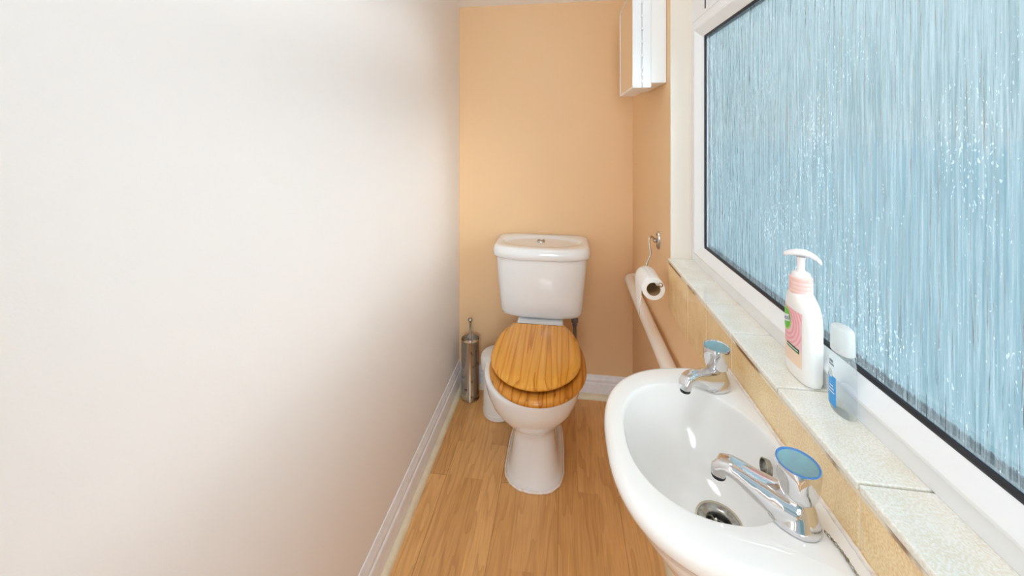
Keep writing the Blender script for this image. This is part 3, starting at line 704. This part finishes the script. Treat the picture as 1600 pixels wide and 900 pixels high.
# stained ring round the waste, a slim collar of limescale
bm = bmesh.new(); lathe(bm, [(0.0285, 0.0003), (0.0310, 0.0011), (0.0298, 0.0016)], (*DC, 0.6525), 48, False, False); obj('limescale_ring', bm, mat('limescale', (0.66, 0.58, 0.44), 0.6), dn, smooth=60)
bm = bmesh.new()
n = 32; oc = Vector((0.2765, 0.570, 0.7475))
nx = Vector((-0.96, 0.20, 0.20)).normalized(); ty = Vector((0, 1, 0)); tz = nx.cross(ty)
rings = [[oc + nx * h + ty * (a * math.cos(2 * PI * i / n)) + tz * (b * math.sin(2 * PI * i / n)) for i in range(n)] for a, b, h in [(0.0105, 0.0105, -0.006), (0.0105, 0.0105, 0.0006), (0.0090, 0.0090, 0.0008), (0.0088, 0.0088, -0.003)]]
loft(bm, rings, True, True); obj('overflow', bm, M_grime, BS, smooth=40)
bm = bmesh.new(); yy0, yy1 = BYc - 0.186, BYc + 0.186
pts = [(0.3045 + random.uniform(-1, 1) * 0.0006, yy0 + (yy1 - yy0) * k / 60, 0.7735 + random.uniform(-1, 1) * 0.0006) for k in range(61)]
tube(bm, pts, 0.0028, 8); obj('sealant', bm, M_sealant, BS, smooth=180)

# ------------------------------------------------------------------ taps
def tap(label, bx, by, ang, ring_mat):
    t = thing('basin_tap', label, 'tap', (bx, by, ZR), 'chrome pillar taps on the basin')
    d = Vector((math.cos(ang), math.sin(ang), 0)); s = Vector((-d.y, d.x, 0)); up = Vector((0, 0, 1)); o = Vector((bx, by, ZR))
    bm = bmesh.new(); n = 40
    # pillar with an oval foot drawn out towards the spout
    prof = [(0.0220, 0.0215, 0.0300, 0.0), (0.0220, 0.0215, 0.0300, 0.005), (0.0205, 0.0205, 0.0270, 0.010), (0.0180, 0.0180, 0.0215, 0.018), (0.0150, 0.0150, 0.0170, 0.026), (0.0125, 0.0125, 0.0130, 0.034)]
    rings = []
    for w_, back, front, z in prof:
        rings.append([o + d * ((front if math.cos(a) > 0 else back) * math.cos(a)) + s * (w_ * math.sin(a)) + up * (z + 0.0002) for a in (2 * PI * i / n for i in range(n))])
    loft(bm, rings)
    # spout: oval arm, thick at the pillar, curling down at the end
    sec = [(0.000, 0.0160, 0.0185, 0.0155), (0.014, 0.0170, 0.0180, 0.0165), (0.027, 0.0195, 0.0162, 0.0162), (0.042, 0.0250, 0.0142, 0.0134), (0.056, 0.0308, 0.0128, 0.0105), (0.066, 0.0328, 0.0120, 0.0098), (0.0735, 0.0315, 0.0112, 0.0092), (0.0785, 0.0255, 0.0104, 0.0090), (0.079, 0.0180, 0.0098, 0.0088)]
    rings = []; n2 = 28
    for k, (l, z, hw, hh) in enumerate(sec):
        l0, z0 = sec[max(k - 1, 0)][:2]; l1, z1 = sec[min(k + 1, len(sec) - 1)][:2]
        tv = (d * (l1 - l0) + up * (z1 - z0)).normalized(); nv = s.cross(tv) * -1
        if nv.z < 0 and k < 6: nv = -nv
        if k >= 6 and nv.dot(d) < 0: nv = -nv
        c = o + d * l + up * z
        rings.append([c + s * (hw * sgnpow(math.cos(a), 0.8)) + nv * (hh * sgnpow(math.sin(a), 0.8)) for a in (2 * PI * i / n2 for i in range(n2))])
    loft(bm, rings)
    b = obj('tap_body', bm, M_chrome, t, smooth=180)
    md = b.modifiers.new('remesh', 'REMESH'); md.mode = 'VOXEL'; md.voxel_size = 0.0011; md.use_smooth_shade = True
    md = b.modifiers.new('smooth', 'SMOOTH'); md.factor = 0.5; md.iterations = 14
    c = o + d * 0.0788 + up * 0.0168
    bm = bmesh.new(); lathe(bm, [(0.0078, -0.003), (0.0082, -0.002), (0.0082, 0.004)], c, 24); obj('aerator', bm, M_black, b, smooth=40)
    # faceted head
    bm = bmesh.new(); n3 = 120; rings = []
    hp = [(0.0115, 0.029, 0), (0.0140, 0.0305, 0.0), (0.0168, 0.034, 0.25), (0.0195, 0.040, 0.75), (0.0216, 0.048, 1.0), (0.0226, 0.056, 0.75), (0.0226, 0.0615, 0.3), (0.0220, 0.0655, 0.0), (0.0213, 0.068, 0), (0.0197, 0.0685, 0.0), (0.0190, 0.0630, 0.0)]
    for r, z, k in hp:
        row = []
        for i in range(n3):
            a = 2 * PI * i / n3; q = PI / 3
            aa = ((a - ang + q / 2) % q) - q / 2
            rf = min(r, r * (0.868) / math.cos(aa))
            rr = r + (rf - r) * k
            row.append(o + Vector((rr * math.cos(a), rr * math.sin(a), z)))
        rings.append(row)
    loft(bm, rings); h = obj('tap_head', bm, M_chrome, t, smooth=24)
    bm = bmesh.new(); lathe(bm, [(0.0189, 0.0677), (0.0176, 0.0672), (0.0140, 0.0655), (0.0080, 0.0643), (0.0005, 0.0640)], o, 48, False, True); obj('indicator_disc', bm, M_teal, h, smooth=60)
    bm = bmesh.new(); lathe(bm, [(0.0210, 0.0682), (0.0208, 0.0692), (0.0198, 0.0692), (0.0189, 0.0676)], o, 48, False, False); obj('indicator_ring', bm, ring_mat, h, smooth=60)
    return t
tap('chrome basin tap on the far corner, nearest the toilet', 0.264, 0.701, math.radians(180 + 34), M_chrome)
tap('chrome basin tap with a blue ringed head, nearest the viewer', 0.261, 0.465, math.radians(180 - 26), M_blue_ring)

# plug chain trailing from the near tap
bm = bmesh.new(); p0 = Vector((0.283, 0.455, ZR + 0.0035)); p1 = Vector((0.292, 0.385, ZR + 0.002))
for k in range(20):
    u = k / 19; c = p0.lerp(p1, u) + Vector((0.0016 * math.sin(u * 7), 0, 0.0))
    sphere(bm, c, 0.0016, 10, 8, (1.0 if k % 2 else 0.7, 1.25, 1.0 if k % 2 else 0.8))
    if k: tube(bm, [cprev, c], 0.0006, 6)
    cprev = c
tag(obj('plug_chain', bm, M_grime, smooth=180), 'thin tarnished ball chain lying on the basin behind the blue ringed tap', 'chain')

# ------------------------------------------------------------------ bottles on the sill
def sup(a, b, n, t): return a * sgnpow(math.cos(t), 2 / n), b * sgnpow(math.sin(t), 2 / n)
class Bottle:
    """flattened bottle; long axis of the section runs along y, short along x"""
    def __init__(s, cx, cy, z0, prof): s.cx, s.cy, s.z0, s.prof = cx, cy, z0, prof       # prof: (z, half y, half x, exponent, y shift)
    def at(s, z):
        P = s.prof
        for p, q in zip(P, P[1:]):
            if z <= q[0]:
                u = (z - p[0]) / max(q[0] - p[0], 1e-9); return [p[i] + (q[i] - p[i]) * u for i in range(1, 5)]
        return P[-1][1:]
    def ring(s, z, n=72):
        a, b, e, sh = s.at(z); r = []
        for i in range(n):
            y, x = sup(a, b, e, 2 * PI * i / n); r.append((s.cx + x, s.cy + y + sh, s.z0 + z))
        return r
    def pt(s, y, z, lift=0.0003):
        """point on the room-side (-x) face at world y, local height z"""
        a, b, e, sh = s.at(z); v = max(-0.995, min(0.995, (y - s.cy - sh) / a))
        return (s.cx - b * (1 - abs(v) ** e) ** (1 / e) - lift, y, s.z0 + z)
    def patch(s, bm, y0, y1, z0, z1, nu=10, nv=10, lift=0.0003, shape=None):
        g = [[None] * (nv + 1) for _ in range(nu + 1)]
        for i in range(nu + 1):
            for j in range(nv + 1):
                u, v = i / nu, j / nv
                if shape == 'ellipse':
                    # square to disc
                    a_, b_ = 2 * u - 1, 2 * v - 1
                    a2, b2 = a_ * math.sqrt(1 - b_ * b_ / 2), b_ * math.sqrt(1 - a_ * a_ / 2)
                    u, v = (a2 + 1) / 2, (b2 + 1) / 2
                g[i][j] = bm.verts.new(s.pt(y0 + (y1 - y0) * u, z0 + (z1 - z0) * v, lift))
        for i in range(nu):
            for j in range(nv): bm.faces.new((g[i][j], g[i + 1][j], g[i + 1][j + 1], g[i][j + 1]))
def text_bm(txt, height, place):
    cu = bpy.data.curves.new('t', 'FONT'); cu.body = txt; cu.align_x = 'CENTER'; cu.align_y = 'CENTER'; cu.size = 1.0
    to = bpy.data.objects.new('t', cu); C.objects.link(to)
    bpy.context.view_layer.update(); dg = bpy.context.evaluated_depsgraph_get()
    me = bpy.data.meshes.new_from_object(to.evaluated_get(dg)); C.objects.unlink(to); bpy.data.objects.remove(to)
    bm = bmesh.new(); bm.from_mesh(me); bpy.data.meshes.remove(me)
    for v in bm.verts: v.co = Vector(place(v.co.x * height, v.co.y * height))
    return bm

SBX, SBY = 0.3575, 0.623
SB = Bottle(SBX, SBY, SZ, [(0, 0.027, 0.0115, 2.6, 0), (0.002, 0.0295, 0.0140, 2.7, 0), (0.008, 0.0308, 0.0152, 2.8, 0), (0.05, 0.0312, 0.0158, 2.8, 0), (0.090, 0.0305, 0.0160, 2.8, 0), (0.104, 0.0290, 0.0160, 2.7, 0.0010), (0.114, 0.0262, 0.0156, 2.5, 0.0028), (0.121, 0.0222, 0.0148, 2.3, 0.0052), (0.126, 0.0180, 0.0138, 2.1, 0.0062), (0.1285, 0.0150, 0.0130, 2.0, 0.006)])
S = thing('soap_bottle', 'white pump hand wash bottle with pink label, standing on the window sill', 'bottle', (SBX, SBY, SZ))
bm = bmesh.new(); loft(bm, [SB.ring(z) for z in (0, 0.002, 0.004, 0.008, 0.03, 0.05, 0.07, 0.09, 0.097, 0.104, 0.109, 0.114, 0.1175, 0.121, 0.1235, 0.126, 0.1285)]); obj('bottle_body', bm, M_soap, S, smooth=60)
SCY = SBY + 0.006
bm = bmesh.new(); lathe(bm, [(0.0140, 0.1255), (0.0150, 0.127), (0.0150, 0.131), (0.0146, 0.132), (0.0150, 0.133), (0.0150, 0.137), (0.0146, 0.138), (0.0150, 0.139), (0.0150, 0.143), (0.0146, 0.144), (0.0150, 0.145), (0.0148, 0.149), (0.0125, 0.1505)], (SBX, SCY, SZ), 40); obj('collar', bm, M_pinkcap, S, smooth=40)
bm = bmesh.new(); lathe(bm, [(0.0122, 0.150), (0.0118, 0.1545), (0.0095, 0.157), (0.0058, 0.158), (0.0050, 0.162), (0.0056, 0.175), (0.0066, 0.180)], (SBX, SCY, SZ), 32)
pu = obj('pump_neck', bm, M_pump, S, smooth=40)
bm = bmesh.new(); pd = Vector((0.80, -0.60, 0)).normalized(); ps = Vector((-pd.y, pd.x, 0)); pc = Vector((SBX, SCY, SZ))
arm = [(-0.0215, 0.1800, 0.0045, 0.0028), (-0.0205, 0.1808, 0.0062, 0.0036), (-0.014, 0.1838, 0.0085, 0.0042), (-0.005, 0.1862, 0.0095, 0.0050), (0.004, 0.1866, 0.0085, 0.0050), (0.012, 0.1848, 0.0066, 0.0045), (0.0185, 0.1812, 0.0054, 0.0040), (0.0235, 0.1765, 0.0046, 0.0036), (0.0250, 0.1740, 0.0034, 0.0028)]
rings = [[pc + pd * l + Vector((0, 0, z)) + ps * (hw * math.cos(a)) + Vector((0, 0, hh * math.sin(a))) for a in (2 * PI * i / 20 for i in range(20))] for l, z, hw, hh in arm]
loft(bm, rings); obj('pump_head', bm, M_pump, S, smooth=180)
bm = bmesh.new(); SB.patch(bm, SBY - 0.0205, SBY + 0.0215, 0.046, 0.103); lb = obj('front_label', bm, M_pinkpale, S, smooth=180)
bm = bmesh.new(); SB.patch(bm, SBY - 0.0205, SBY + 0.0215, 0.022, 0.046); obj('peach_panel', bm, M_peachlab, lb, smooth=180)
bm = bmesh.new()      # darker pink arcs spreading out from the emblem
for k, (r0, r1) in enumerate(((0.018, 0.0215), (0.0245, 0.0275), (0.0305, 0.0330), (0.0365, 0.0385))):
    prev = None
    for i in range(41):
        a = -PI / 2 - 0.5 + i * (PI + 1.0) / 40 + 0.0
        q = []
        for r in (r0, r1):
            y = SBY + 0.014 - r * math.cos(a) * 0.95; z = 0.080 + r * math.sin(a)
            q.append((min(max(y, SBY - 0.0202), SBY + 0.021), min(max(z, 0.047), 0.1025)))
        if abs(q[0][0] - q[1][0]) + abs(q[0][1] - q[1][1]) < 4e-4: prev = None; continue
        cur = [bm.verts.new(SB.pt(y, z, 0.0005)) for y, z in q]
        if prev: bm.faces.new((prev[0], prev[1], cur[1], cur[0]))
        prev = cur
obj('label_arcs', bm, M_pink, lb, smooth=180)
EY = SBY + 0.0150
bm = bmesh.new(); SB.patch(bm, EY - 0.0128, EY + 0.0128, 0.0655, 0.1005, 14, 14, 0.0007, 'ellipse'); em = obj('emblem', bm, M_lime, lb, smooth=180)
bm = bmesh.new(); SB.patch(bm, EY - 0.0112, EY + 0.0112, 0.0680, 0.0985, 14, 14, 0.0009, 'ellipse'); obj('emblem_face', bm, M_green, em, smooth=180)
rot = 0.32
def em_place(px, py):
    u, v = px * math.cos(rot) - py * math.sin(rot), px * math.sin(rot) + py * math.cos(rot)
    return SB.pt(EY - u, 0.0830 + v, 0.0013)
bm = bmesh.new()
vs = []
for i in range(13):
    for sgn in (-1, 1):
        vs.append(bm.verts.new(Vector(em_place(-0.0108 + 0.0216 * i / 12, sgn * 0.0052 + 0.0)) + Vector((0.0002, 0, 0))))
for i in range(12): bm.faces.new((vs[2 * i], vs[2 * i + 1], vs[2 * i + 3], vs[2 * i + 2]))
obj('emblem_band', bm, M_white, em, smooth=180)
bm = text_bm('Dettol', 0.0086, em_place); obj('lettering', bm, M_ink, em)
bm = bmesh.new(); SB.patch(bm, SBY - 0.0165, SBY + 0.0125, 0.0425, 0.0490, 8, 3, 0.0007); gb = obj('green_bar', bm, M_dkgreen, lb, smooth=180)
bm = bmesh.new(); SB.patch(bm, SBY - 0.0145, SBY + 0.0105, 0.0450, 0.0465, 8, 1, 0.0010); obj('bar_line', bm, M_white, gb, smooth=180)

GXc, GYc = 0.3625, 0.5500
GB = Bottle(GXc, GYc, SZ, [(0, 0.0145, 0.0072, 2.2, 0), (0.0015, 0.0170, 0.0092, 2.3, 0), (0.006, 0.0184, 0.0104, 2.4, 0), (0.045, 0.0185, 0.0106, 2.4, 0), (0.066, 0.0180, 0.0104, 2.3, 0), (0.074, 0.0166, 0.0100, 2.2, 0), (0.0785, 0.0148, 0.0094, 2.1, 0), (0.080, 0.0110, 0.0080, 2.0, 0)])
G = thing('sanitiser_bottle', 'small clear gel bottle with a blue label, nearer the viewer than the soap bottle', 'bottle', (GXc, GYc, SZ))
bm = bmesh.new(); loft(bm, [GB.ring(z, 56) for z in (0, 0.0015, 0.0035, 0.006, 0.02, 0.035, 0.045, 0.056, 0.066, 0.070, 0.074, 0.0765, 0.0785, 0.080)]); obj('bottle_body', bm, M_gel, G, smooth=60)
GC = Bottle(GXc, GYc, SZ, [(0.080, 0.0145, 0.0095, 2.3, 0), (0.081, 0.0156, 0.0102, 2.4, 0), (0.107, 0.0148, 0.0098, 2.4, 0), (0.1115, 0.0140, 0.0092, 2.3, 0), (0.1135, 0.0115, 0.0075, 2.2, 0)])
bm = bmesh.new(); loft(bm, [GC.ring(z, 48) for z in (0.0802, 0.081, 0.092, 0.107, 0.1098, 0.1115, 0.1127, 0.1135)]); obj('flip_cap', bm, M_capclear, G, smooth=60)
bm = bmesh.new(); GB.patch(bm, GYc - 0.0045, GYc + 0.0160, 0.008, 0.047, 10, 10, 0.0004); bl = obj('front_label', bm, M_blue, G, smooth=180)
bm = bmesh.new()
for k in range(3):
    GB.patch(bm, GYc - 0.002 + 0.001 * k, GYc + 0.011 - 0.002 * k, 0.0245 + 0.0042 * k, 0.0260 + 0.0042 * k, 6, 1, 0.0007)
obj('label_lines', bm, M_white, bl, smooth=180)
bm = bmesh.new(); GB.patch(bm, GYc + 0.001, GYc + 0.010, 0.044, 0.055, 8, 8, 0.0008, 'ellipse'); obj('label_badge', bm, mat('pale_badge', (0.62, 0.72, 0.76), 0.4), bl, smooth=180)
bm = bmesh.new()
for y0, y1, z0, z1 in ((-0.001, 0.010, 0.0600, 0.0625), (0.001, 0.008, 0.0640, 0.0675), (0.009, 0.0125, 0.0620, 0.0660)):
    GB.patch(bm, GYc + y0, GYc + y1, z0, z1, 4, 2, 0.0004)
obj('label_mark', bm, M_greyink, bl, smooth=180)
